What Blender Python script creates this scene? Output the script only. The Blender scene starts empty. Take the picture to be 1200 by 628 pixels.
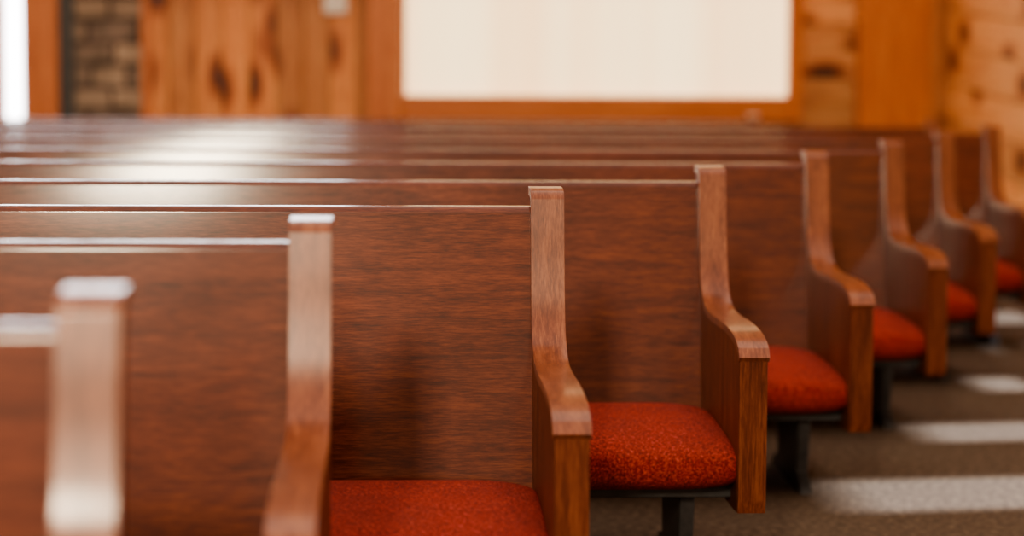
import bpy, bmesh, math, random
from mathutils import Vector, Quaternion
random.seed(4)
S=bpy.context.scene
try: S.view_settings.look='AgX - Medium High Contrast'
except Exception: pass
# ---------------------------------------------------------------- materials
def newmat(n):
    m=bpy.data.materials.new(n); m.use_nodes=True
    nt=m.node_tree; b=nt.nodes['Principled BSDF']
    return m,nt,b
def N(nt,t,**k):
    n=nt.nodes.new(t)
    for a,v in k.items(): setattr(n,a,v)
    return n
def ramp(nt,stops):
    r=N(nt,'ShaderNodeValToRGB'); e=r.color_ramp.elements
    while len(e)>len(stops): e.remove(e[-1])
    while len(e)<len(stops): e.new(1)
    for i,(p,c) in enumerate(stops):
        e[i].position=p; e[i].color=(*c,1)
    return r
def wood(name,scale,dark,mid,light,rough=.33,bump=.12,coat=.25,island=False,knots=0,blotch=0,crough=.13,spec=.5):
    m,nt,b=newmat(name); L=nt.links.new
    tc=N(nt,'ShaderNodeTexCoord'); oi=N(nt,'ShaderNodeObjectInfo')
    off=N(nt,'ShaderNodeVectorMath',operation='MULTIPLY_ADD')
    comb=N(nt,'ShaderNodeCombineXYZ')
    src=oi.outputs['Random']
    if island:
        g=N(nt,'ShaderNodeNewGeometry'); src=g.outputs['Random Per Island']
    for i in range(3): L(src,comb.inputs[i])
    L(comb.outputs[0],off.inputs[0]); off.inputs[1].default_value=(17,23,31)
    L(tc.outputs['Object'],off.inputs[2])
    mp=N(nt,'ShaderNodeMapping'); mp.inputs['Scale'].default_value=scale
    L(off.outputs[0],mp.inputs['Vector'])
    n1=N(nt,'ShaderNodeTexNoise'); n1.inputs['Scale'].default_value=1; n1.inputs['Detail'].default_value=8; n1.inputs['Roughness'].default_value=.65; n1.inputs['Distortion'].default_value=.6
    n2=N(nt,'ShaderNodeTexNoise'); n2.inputs['Scale'].default_value=7; n2.inputs['Detail'].default_value=4; n2.inputs['Roughness'].default_value=.7
    L(mp.outputs[0],n1.inputs['Vector']); L(mp.outputs[0],n2.inputs['Vector'])
    mx=N(nt,'ShaderNodeMath',operation='MULTIPLY_ADD'); mx.inputs[1].default_value=.55
    L(n2.outputs['Fac'],mx.inputs[0])
    m0=N(nt,'ShaderNodeMath',operation='MULTIPLY'); m0.inputs[1].default_value=.5; L(n1.outputs['Fac'],m0.inputs[0])
    L(m0.outputs[0],mx.inputs[2])
    r=ramp(nt,[(.36,dark),(.5,mid),(.66,light)]); L(mx.outputs[0],r.inputs[0])
    col=r.outputs[0]
    if blotch:
        nb=N(nt,'ShaderNodeTexNoise'); nb.inputs['Scale'].default_value=4; nb.inputs['Detail'].default_value=3; L(off.outputs[0],nb.inputs['Vector'])
        rb=ramp(nt,[(.3,(1-blotch,)*3),(.7,(1,1,1))]); L(nb.outputs['Fac'],rb.inputs[0])
        mb=N(nt,'ShaderNodeMixRGB',blend_type='MULTIPLY'); mb.inputs[0].default_value=1; L(col,mb.inputs[1]); L(rb.outputs[0],mb.inputs[2]); col=mb.outputs[0]
        mr=N(nt,'ShaderNodeMapRange'); mr.inputs['To Min'].default_value=rough+.10; mr.inputs['To Max'].default_value=rough-.05; L(nb.outputs['Fac'],mr.inputs['Value']); L(mr.outputs[0],b.inputs['Roughness'])
    if island:
        hs=N(nt,'ShaderNodeHueSaturation'); mr=N(nt,'ShaderNodeMapRange'); mr.inputs['To Min'].default_value=.68; mr.inputs['To Max'].default_value=1.3
        L(src,mr.inputs['Value']); L(mr.outputs[0],hs.inputs['Value']); L(col,hs.inputs['Color']); col=hs.outputs[0]
    if knots:
        mk=N(nt,'ShaderNodeMapping'); mk.inputs['Scale'].default_value=knots; L(off.outputs[0],mk.inputs['Vector'])
        nd=N(nt,'ShaderNodeTexNoise'); nd.inputs['Scale'].default_value=6; L(off.outputs[0],nd.inputs['Vector'])
        ad=N(nt,'ShaderNodeMixRGB'); ad.inputs[0].default_value=.06; L(mk.outputs[0],ad.inputs[1]); L(nd.outputs['Color'],ad.inputs[2])
        vo=N(nt,'ShaderNodeTexVoronoi'); vo.inputs['Scale'].default_value=1; L(ad.outputs[0],vo.inputs['Vector'])
        rk=ramp(nt,[(.0,(.05,.02,.01)),(.12,(.12,.045,.022)),(.21,(.45,.26,.16)),(.37,(1,1,1))]); L(vo.outputs['Distance'],rk.inputs[0])
        mm=N(nt,'ShaderNodeMixRGB',blend_type='MULTIPLY'); mm.inputs[0].default_value=1; L(col,mm.inputs[1]); L(rk.outputs[0],mm.inputs[2]); col=mm.outputs[0]
    L(col,b.inputs['Base Color'])
    if not blotch: b.inputs['Roughness'].default_value=rough
    b.inputs['Specular IOR Level'].default_value=spec
    b.inputs['Coat Weight'].default_value=coat; b.inputs['Coat Roughness'].default_value=crough
    bp=N(nt,'ShaderNodeBump'); bp.inputs['Strength'].default_value=bump; bp.inputs['Distance'].default_value=.002
    L(mx.outputs[0],bp.inputs['Height']); L(bp.outputs[0],b.inputs['Normal'])
    return m
M_back=wood('pew_wood_grain_x',(4.5,42,50),(.056,.0105,.0055),(.135,.026,.0105),(.25,.060,.024),rough=.40,bump=.05,coat=.8,blotch=.3,crough=.11,spec=.2)
M_end =wood('pew_wood_grain_z',(40,26,3.0),(.060,.013,.006),(.130,.031,.013),(.24,.072,.030),rough=.42,coat=0,spec=.25)
M_cap =wood('pew_wood_cap',(48,6,6),(.10,.022,.009),(.20,.052,.020),(.35,.118,.050),rough=.34,coat=.22,bump=.06)
P1,P2,P3=(.42,.125,.030),(.68,.245,.075),(.84,.39,.15)
M_pv=wood('pine_vertical',(22,22,1.6),P1,P2,P3,rough=.5,island=True,knots=(4.5,4.5,2.2))
M_ph=wood('pine_horizontal',(1.6,1.6,22),P1,(.76,.33,.12),(.88,.47,.21),rough=.5,island=True,knots=(2.0,2.0,4.0))
M_trim=wood('pine_trim',(20,20,2),(.38,.10,.022),(.58,.170,.045),(.70,.25,.075),rough=.45)
M_trimh=wood('pine_trim_h',(2,20,20),(.38,.10,.022),(.58,.170,.045),(.70,.25,.075),rough=.45)
M_dark=wood('dark_panelling',(20,20,2),(.05,.02,.01),(.10,.035,.015),(.16,.06,.025),rough=.5)
def fabric():
    m,nt,b=newmat('red_upholstery'); L=nt.links.new
    tc=N(nt,'ShaderNodeTexCoord')
    n=N(nt,'ShaderNodeTexNoise'); n.inputs['Scale'].default_value=160; n.inputs['Detail'].default_value=5; n.inputs['Roughness'].default_value=.85
    n2=N(nt,'ShaderNodeTexNoise'); n2.inputs['Scale'].default_value=9
    L(tc.outputs['Object'],n.inputs['Vector']); L(tc.outputs['Object'],n2.inputs['Vector'])
    r=ramp(nt,[(.37,(.10,.003,.004)),(.5,(.55,.024,.020)),(.62,(.98,.17,.12))]); L(n.outputs['Fac'],r.inputs[0])
    r2=ramp(nt,[(.3,(.75,.75,.75)),(.7,(1,1,1))]); L(n2.outputs['Fac'],r2.inputs[0])
    mm=N(nt,'ShaderNodeMixRGB',blend_type='MULTIPLY'); mm.inputs[0].default_value=1; L(r.outputs[0],mm.inputs[1]); L(r2.outputs[0],mm.inputs[2])
    L(mm.outputs[0],b.inputs['Base Color']); b.inputs['Roughness'].default_value=.95
    b.inputs['Sheen Weight'].default_value=.3; b.inputs['Specular IOR Level'].default_value=.1
    b.inputs['Sheen Tint'].default_value=(1,.4,.35,1)
    bp=N(nt,'ShaderNodeBump'); bp.inputs['Strength'].default_value=1; bp.inputs['Distance'].default_value=.012
    L(n.outputs['Fac'],bp.inputs['Height']); L(bp.outputs[0],b.inputs['Normal'])
    return m
M_red=fabric()
def speck(name,stops,scale,rough=.95,bump=.5):
    m,nt,b=newmat(name); L=nt.links.new
    tc=N(nt,'ShaderNodeTexCoord')
    n=N(nt,'ShaderNodeTexNoise'); n.inputs['Scale'].default_value=scale; n.inputs['Detail'].default_value=5; n.inputs['Roughness'].default_value=.7
    L(tc.outputs['Object'],n.inputs['Vector'])
    r=ramp(nt,stops); L(n.outputs['Fac'],r.inputs[0]); L(r.outputs[0],b.inputs['Base Color'])
    b.inputs['Roughness'].default_value=rough
    bp=N(nt,'ShaderNodeBump'); bp.inputs['Strength'].default_value=bump; bp.inputs['Distance'].default_value=.004
    L(n.outputs['Fac'],bp.inputs['Height']); L(bp.outputs[0],b.inputs['Normal'])
    return m
M_carpet=speck('carpet',[(.3,(.035,.022,.014)),(.5,(.10,.064,.042)),(.7,(.22,.155,.105))],45)
M_leg=speck('leg_paint',[(.3,(.03,.028,.03)),(.7,(.06,.055,.055))],30,rough=.45,bump=.05)
M_plaster=speck('plaster',[(.3,(.60,.36,.18)),(.7,(.68,.42,.22))],12)
M_plate=speck('ivory_plastic',[(.3,(.9,.84,.76)),(.7,(.95,.9,.82))],20,rough=.4,bump=.02)
def stone():
    m,nt,b=newmat('stone_wall'); L=nt.links.new
    tc=N(nt,'ShaderNodeTexCoord'); mp=N(nt,'ShaderNodeMapping'); mp.inputs['Rotation'].default_value=(math.pi/2,0,0)
    nw=N(nt,'ShaderNodeTexNoise'); nw.inputs['Scale'].default_value=5; L(tc.outputs['Object'],nw.inputs['Vector'])
    wx=N(nt,'ShaderNodeMixRGB'); wx.inputs[0].default_value=.05; L(tc.outputs['Object'],wx.inputs[1]); L(nw.outputs['Color'],wx.inputs[2])
    L(wx.outputs[0],mp.inputs['Vector'])
    br=N(nt,'ShaderNodeTexBrick'); br.inputs['Scale'].default_value=1; br.inputs['Brick Width'].default_value=.27; br.inputs['Row Height'].default_value=.12
    br.inputs['Mortar Size'].default_value=.012; br.inputs['Color1'].default_value=(.20,.15,.12,1); br.inputs['Color2'].default_value=(.40,.30,.22,1); br.inputs['Mortar'].default_value=(.08,.055,.045,1)
    br.squash=.7; br.squash_frequency=3
    L(mp.outputs[0],br.inputs['Vector'])
    n=N(nt,'ShaderNodeTexNoise'); n.inputs['Scale'].default_value=6; n.inputs['Detail'].default_value=8; L(tc.outputs['Object'],n.inputs['Vector'])
    mm=N(nt,'ShaderNodeMixRGB',blend_type='OVERLAY'); mm.inputs[0].default_value=1; L(br.outputs['Color'],mm.inputs[1]); L(n.outputs['Fac'],mm.inputs[2])
    L(mm.outputs[0],b.inputs['Base Color']); b.inputs['Roughness'].default_value=.9
    bp=N(nt,'ShaderNodeBump'); bp.inputs['Strength'].default_value=1; bp.inputs['Distance'].default_value=.03
    L(mm.outputs[0],bp.inputs['Height']); L(bp.outputs[0],b.inputs['Normal'])
    return m
M_stone=stone()
def curtainmat(name,c1,c2,st,sc=5):
    m,nt,b=newmat(name); L=nt.links.new
    tc=N(nt,'ShaderNodeTexCoord'); mp=N(nt,'ShaderNodeMapping'); mp.inputs['Scale'].default_value=(sc,sc,.05); L(tc.outputs['Object'],mp.inputs['Vector'])
    n=N(nt,'ShaderNodeTexNoise'); n.inputs['Scale'].default_value=1; n.inputs['Detail'].default_value=2; L(mp.outputs[0],n.inputs['Vector'])
    r=ramp(nt,[(.35,c1),(.6,c2)]); L(n.outputs['Fac'],r.inputs[0])
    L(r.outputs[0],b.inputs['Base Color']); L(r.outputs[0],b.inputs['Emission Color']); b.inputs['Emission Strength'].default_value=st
    b.inputs['Roughness'].default_value=.9
    return m
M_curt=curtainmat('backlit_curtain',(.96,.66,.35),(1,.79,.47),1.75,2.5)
M_glow=curtainmat('daylight_pane',(.85,.92,1),(1,1,1),9,1)
# ---------------------------------------------------------------- mesh helpers
def obj(name,bm,mats,parent=None,bevel=0,seg=2,smooth=True,subs=0):
    me=bpy.data.meshes.new(name); bmesh.ops.recalc_face_normals(bm,faces=bm.faces[:]); bm.to_mesh(me); bm.free()
    if not isinstance(mats,(list,tuple)): mats=[mats]
    for m in mats: me.materials.append(m)
    o=bpy.data.objects.new(name,me); S.collection.objects.link(o)
    if parent: o.parent=parent
    if bevel:
        md=o.modifiers.new('bevel','BEVEL'); md.width=bevel; md.segments=seg; md.limit_method='ANGLE'; md.angle_limit=math.radians(40)
    if smooth:
        for p in me.polygons: p.use_smooth=True
        md=o.modifiers.new('wn','WEIGHTED_NORMAL'); md.keep_sharp=True
    return o
def addbox(bm,x0,x1,y0,y1,z0,z1,mi=0):
    v=[bm.verts.new(p) for p in [(x0,y0,z0),(x1,y0,z0),(x1,y1,z0),(x0,y1,z0),(x0,y0,z1),(x1,y0,z1),(x1,y1,z1),(x0,y1,z1)]]
    for f in [(0,3,2,1),(4,5,6,7),(0,1,5,4),(1,2,6,5),(2,3,7,6),(3,0,4,7)]:
        bm.faces.new([v[i] for i in f]).material_index=mi
def box(name,x0,x1,y0,y1,z0,z1,mat,parent=None,bevel=0):
    bm=bmesh.new(); addbox(bm,x0,x1,y0,y1,z0,z1); return obj(name,bm,mat,parent,bevel,smooth=bevel>0)
def extrude_profile(name,pts,x0,x1,mat,parent,bevel=0,smooth=True,seg=2):
    bm=bmesh.new()
    a=[bm.verts.new((x0,y,z)) for y,z in pts]; b=[bm.verts.new((x1,y,z)) for y,z in pts]
    bm.faces.new(a); bm.faces.new(b[::-1]); n=len(pts)
    for i in range(n): bm.faces.new((a[i],b[i],b[(i+1)%n],a[(i+1)%n]))
    return obj(name,bm,mat,parent,bevel,smooth=smooth,seg=seg)
def catmull(P,k=7):
    out=[]
    for i in range(len(P)-1):
        p0=P[max(i-1,0)];p1=P[i];p2=P[i+1];p3=P[min(i+2,len(P)-1)]
        for j in range(k):
            t=j/k
            out.append(tuple(.5*((2*p1[a])+(-p0[a]+p2[a])*t+(2*p0[a]-5*p1[a]+4*p2[a]-p3[a])*t*t+(-p0[a]+3*p1[a]-3*p2[a]+p3[a])*t**3) for a in (0,1)))
    out.append(P[-1]); return out
W=.0635
top=[(.092,.872),(.05,.8710),(.02,.868),(.008,.8640)]
curve=catmull([(0,.856),(-.010,.80),(-.024,.72),(-.042,.65),(-.066,.605),(-.105,.575),(-.17,.557),(-.28,.552),(-.43,.554),(-.57,.550),(-.65,.540),(-.695,.526)],6)
CONT=top+curve+[(-.71,.508)]
def offs(P,d):
    out=[]
    for i,p in enumerate(P):
        a=P[max(i-1,0)];b=P[min(i+1,len(P)-1)]
        t=Vector((b[0]-a[0],b[1]-a[1])).normalized(); n=Vector((-t.y,t.x))
        out.append((p[0]+n.x*d,p[1]+n.y*d))
    return out
INN=offs(CONT,.016)
if INN[0][1]>CONT[0][1]: INN=offs(CONT,-.016)
def end_panel(par,xc,tag):
    core=[p for p in INN]
    core[-1]=(-.700,.508)
    core+= [(-.700,.40),(-.698,.21),(-.690,.181),(-.64,.178),(-.10,.178),(.00,.181),(.012,.21),(.035,.45),(.075,.80),(.086,.852)]
    extrude_profile('end_panel_'+tag,core[1:],xc-W/2+.003,xc+W/2-.003,M_end,par,bevel=.005,seg=3)
    cap=CONT+INN[::-1]
    extrude_profile('end_cap_'+tag,cap,xc-W/2,xc+W/2,M_cap,par,bevel=.0065,seg=4)
def cushion(par,x0,x1):
    cy,cz=-.375,.270; hy,hz=.300,.062
    K=40
    bm=bmesh.new(); rings=[]
    L=x1-x0; r=.13
    xs=[]
    for i in range(10):
        a=i/9*math.pi/2
        xs.append((x0+r*(1-math.cos(a)),math.sin(a)))
    m=int(L/.25)
    for i in range(1,m): xs.append((x0+r+(L-2*r)*i/m,1))
    for i in range(10):
        a=math.pi/2-i/9*math.pi/2
        xs.append((x1-r*(1-math.cos(a)),math.sin(a)))
    for x,s in xs:
        ring=[]
        ty=hy-.015*(1-s); tz=hz*(.74+.26*s)
        for k in range(K):
            t=2*math.pi*k/K
            c,sn=math.cos(t),math.sin(t)
            y=cy+ty*math.copysign(abs(c)**.55,c); z=cz+tz*math.copysign(abs(sn)**.62,sn)
            if sn>0: z+=.012*sn*s+.008*(y-cy)/hy*sn
            ring.append(bm.verts.new((x,y,z)))
        rings.append(ring)
    for a,b in zip(rings,rings[1:]):
        for k in range(K): bm.faces.new((a[k],a[(k+1)%K],b[(k+1)%K],b[k]))
    bm.faces.new(rings[0]); bm.faces.new(rings[-1][::-1])
    return obj('seat_cushion',bm,M_red,par)
def pew(X,Y,xl):
    e=bpy.data.objects.new('church_pew',None); S.collection.objects.link(e); e.location=(X,Y,0); e.empty_display_size=.2
    l=xl-X
    end_panel(e,0,'right'); end_panel(e,l,'left')
    xi0,xi1=l+W/2-.006,-W/2+.006
    extrude_profile('backrest',[(.016,.824),(.020,.832),(.027,.836),(.047,.837),(.053,.833),(.055,.825),(-.040,.24),(-.068,.24)],xi0,xi1,M_back,e,bevel=.002)
    extrude_profile('seat_board',[(-.06,.195),(-.06,.225),(-.58,.225),(-.58,.195)],xi0,xi1,M_leg,e,bevel=.003)
    cushion(e,xi0+.006,xi1-.001)
    k=0; x=-.115
    while x>l+.1:
        k+=1
        bm=bmesh.new()
        pts=[(-.16,.206),(-.54,.206),(-.50,.05),(-.56,.03),(-.58,0),(-.08,0),(-.10,.03),(-.19,.05)]
        a=[bm.verts.new((x-.016,y,z)) for y,z in pts]; b=[bm.verts.new((x+.016,y,z)) for y,z in pts]
        bm.faces.new(a); bm.faces.new(b[::-1])
        for i in range(len(pts)): bm.faces.new((a[i],b[i],b[(i+1)%len(pts)],a[(i+1)%len(pts)]))
        obj('leg_%d'%k,bm,M_leg,e,bevel=.003)
        x-=1.55
    return e
D=1.0907
def row(n,ex=0,ey=0): return (-.29+.4394*n+ex, D*n+ey)
rows=[(-.015,.0),row(1,.015,.10),row(2,-.01,-.03),row(3,0,-.08),row(4,0,-.05),row(5,.01,0),row(6,0,.04),row(7,.01,.05),(2.78,8.75),(2.09,9.80)]
for X,Y in rows: pew(X,Y,-4.6)
# ---------------------------------------------------------------- room
YW=11.2; XR=3.35; HT=7
box('floor',-6,XR+.3,-5,YW+.3,-.1,0,M_carpet)
wb=box('wall_back',-6,XR+.2,YW+.02,YW+.25,0,HT,M_plaster)
box('wall_left',-6.2,-6.0,-5,YW+.25,0,3.2,M_dark)
bm=bmesh.new()
def vboards(x0,x1,z0,z1,w=.15):
    x=x0
    while x<x1-.01:
        e=min(x+w,x1); addbox(bm,x+.003,e-.003,YW-.005,YW+.018,z0,z1); x=e
vboards(-1.148,.11,0,1.55); vboards(-6,-2.0,0,1.55); vboards(-6,.11,4.7,HT); vboards(-6,-2.3,1.55,4.7)
obj('vertical_boards',bm,M_pv,wb,bevel=.004)
bm=bmesh.new()
z=0
while z<HT:
    addbox(bm,2.55,XR,YW-.005,YW+.018,z+.002,z+.148)
    if z>2.9: addbox(bm,.11,2.55,YW-.005,YW+.018,z+.002,z+.148)
    if z<.79: addbox(bm,.11,2.55,YW-.005,YW+.018,z+.002,min(z+.148,.80))
    z+=.15
obj('horizontal_boards',bm,M_ph,wb,bevel=.004)
bm=bmesh.new(); addbox(bm,-1.6,-1.148,YW-.03,YW+.018,0,1.55); obj('stone_panel',bm,M_stone,wb,smooth=False)
box('trim_1',-1.80,-1.60,YW-.06,YW+.018,0,1.55,M_trim,None,.006)
box('trim_2',-1.60,-1.515,YW-.045,YW-.02,0,1.55,M_leg,None,.004)
box('trim_3',2.86,3.25,YW-.20,YW+.018,0,HT,M_trim,None,.012)
box('trim_4',3.25,XR,YW-.06,YW+.018,0,HT,M_pv,None,.006)
box('trim_5',-1.148,-1.10,YW-.03,YW-.006,0,1.55,M_trim,None,.004)
def fr(par,n,x0,x1,z0,z1,m,y0=YW-.09): box(n,x0,x1,y0,YW+.015,z0,z1,m,par,.006)
w1=bpy.data.objects.new('window_1',None); S.collection.objects.link(w1)
fr(w1,'jamb_left',.11,.30,.81,2.9,M_trim); fr(w1,'jamb_right',2.47,2.55,.81,2.9,M_trim)
fr(w1,'sill',.301,2.469,.81,.95,M_trimh); fr(w1,'head',.301,2.469,2.7,2.9,M_trimh)
fr(w1,'stop_left',.301,.325,.951,2.699,M_trim,YW-.06)
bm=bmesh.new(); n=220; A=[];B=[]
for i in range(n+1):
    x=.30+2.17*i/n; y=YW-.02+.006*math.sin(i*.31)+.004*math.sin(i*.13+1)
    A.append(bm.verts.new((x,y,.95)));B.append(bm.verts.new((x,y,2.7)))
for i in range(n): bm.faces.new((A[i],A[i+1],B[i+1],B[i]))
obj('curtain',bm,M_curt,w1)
w2=bpy.data.objects.new('added_glow_window',None); S.collection.objects.link(w2)  # unseen glowing window, added so rails and post tops catch highlights
fr(w2,'jamb_left',-2.3,-2.2,1.55,4.7,M_trim); fr(w2,'jamb_right',.0,.11,1.55,4.7,M_trim)
fr(w2,'sill',-2.2,0,1.55,1.66,M_trimh); fr(w2,'head',-2.2,0,4.6,4.7,M_trimh)
fr(w2,'mullion_1',-1.49,-1.45,1.66,4.6,M_trim); fr(w2,'mullion_2',-.75,-.71,1.66,4.6,M_trim)
box('pane',-2.2,0,YW-.02,YW+.0,1.66,4.6,M_glow,w2)
w3=bpy.data.objects.new('window_3',None); S.collection.objects.link(w3)
box('pane',-1.89,-1.801,YW-.03,YW+.0,.3,1.55,M_glow,w3); box('jamb_left',-2.0,-1.89,YW-.08,YW+.015,0,1.55,M_trim,w3,.005)
t=bpy.data.objects.new('wall_thermostat',None); S.collection.objects.link(t)
box('case',-.13,.0,YW-.04,YW-.005,1.40,1.53,M_plate,t,.008); box('dial',-.09,-.04,YW-.05,YW-.038,1.44,1.49,M_plate,t,.006)
# right wall with added slits shaped to cast sun patches on the floor
wr=bpy.data.objects.new('wall_right',None); S.collection.objects.link(wr)
slits=[]
for k in range(1,9):
    a=D*k-.66+random.uniform(-.04,.04)
    zt=(XR-(-.29+.4394*k-.22))/1.21
    slits.append((a,a+random.uniform(.34,.52),max(zt,.75)))
ys=-5; i=0
for a,b,zt in slits:
    i+=1
    box('pier_%d'%i,XR,XR+.2,ys,a,.2,2.9,M_plaster,wr)
    box('lintel_%d'%i,XR,XR+.2,a,b,zt,2.9,M_plaster,wr)
    zm=.2+(zt-.2)*random.uniform(.35,.65)
    box('sun_break_bar_%d'%i,XR+.05,XR+.10,a,b,zm,zm+.10,M_trim,wr)  # invented bar that breaks up the slit's sun patch
    ys=b
box('pier_end',XR,XR+.2,ys,YW+.02,.2,2.9,M_plaster,wr)
box('base',XR,XR+.2,-5,YW+.02,0,.2,M_plaster,wr); box('upper',XR,XR+.2,-5,YW+.02,2.9,HT,M_plaster,wr)
bm=bmesh.new()
z=-.5; tilt=math.tan(math.radians(3.5))
while z<HT:
    y0,y1=slits[-1][1]+.03,YW-.07
    dz=(y1-y0)*tilt
    v=[(XR-.02,y0,z),(XR-.02,y1,z+dz),(XR-.02,y1,z+dz+.192),(XR-.02,y0,z+.192)]
    v2=[(XR-.0005,p[1],p[2]) for p in v]
    if z>0:
        V=[bm.verts.new(p) for p in v+v2]
        for f in [(0,1,2,3),(7,6,5,4),(0,4,5,1),(1,5,6,2),(2,6,7,3),(3,7,4,0)]: bm.faces.new([V[q] for q in f])
    z+=.20
obj('slanted_boards',bm,M_ph,wr,bevel=.004)
# ---------------------------------------------------------------- lights
sun=bpy.data.objects.new('sun',bpy.data.lights.new('sun','SUN')); S.collection.objects.link(sun)
sun.data.energy=13; sun.data.angle=.05; sun.data.color=(.84,.93,1)
sun.rotation_euler=Vector((-.75,-.10,-.62)).to_track_quat('-Z','Y').to_euler()
def area(name,loc,tgt,sx,sy,e,col):
    l=bpy.data.objects.new(name,bpy.data.lights.new(name,'AREA')); S.collection.objects.link(l)
    l.data.shape='RECTANGLE'; l.data.size=sx; l.data.size_y=sy; l.data.energy=e; l.data.color=col
    l.location=loc; l.rotation_euler=(Vector(tgt)-Vector(loc)).to_track_quat('-Z','Y').to_euler()
area('window_light_front',(-1.6,-9,4.75),(-.3,6,.7),.8,1.7,850,(1,.84,.60))
w=bpy.data.worlds.new('w'); S.world=w; w.use_nodes=True; nt=w.node_tree; L=nt.links.new
bg=nt.nodes['Background']; tc=N(nt,'ShaderNodeTexCoord'); sp=N(nt,'ShaderNodeSeparateXYZ'); L(tc.outputs['Generated'],sp.inputs[0])
r=ramp(nt,[(.0,(.30,.19,.12)),(.30,(.40,.26,.17)),(.75,(1,.85,.70))]); L(sp.outputs[2],r.inputs[0]); L(r.outputs[0],bg.inputs['Color']); bg.inputs['Strength'].default_value=1.45
# ---------------------------------------------------------------- camera
cam=bpy.data.objects.new('camera',bpy.data.cameras.new('camera')); S.collection.objects.link(cam); S.camera=cam
yaw,pit,rol=.046,.082,.005
cam.data.sensor_width=36; cam.data.lens=2838/1200*36
cam.location=(.3003,-2.4427,1.0985)
fwd=Vector((math.sin(yaw)*math.cos(pit),math.cos(yaw)*math.cos(pit),-math.sin(pit)))
q=fwd.to_track_quat('-Z','Y')
cam.rotation_mode='QUATERNION'
cam.rotation_quaternion=q@Quaternion((0,0,1),rol)
cam.data.dof.use_dof=True; cam.data.dof.focus_distance=4.7; cam.data.dof.aperture_fstop=1.85
cam.data.clip_end=60
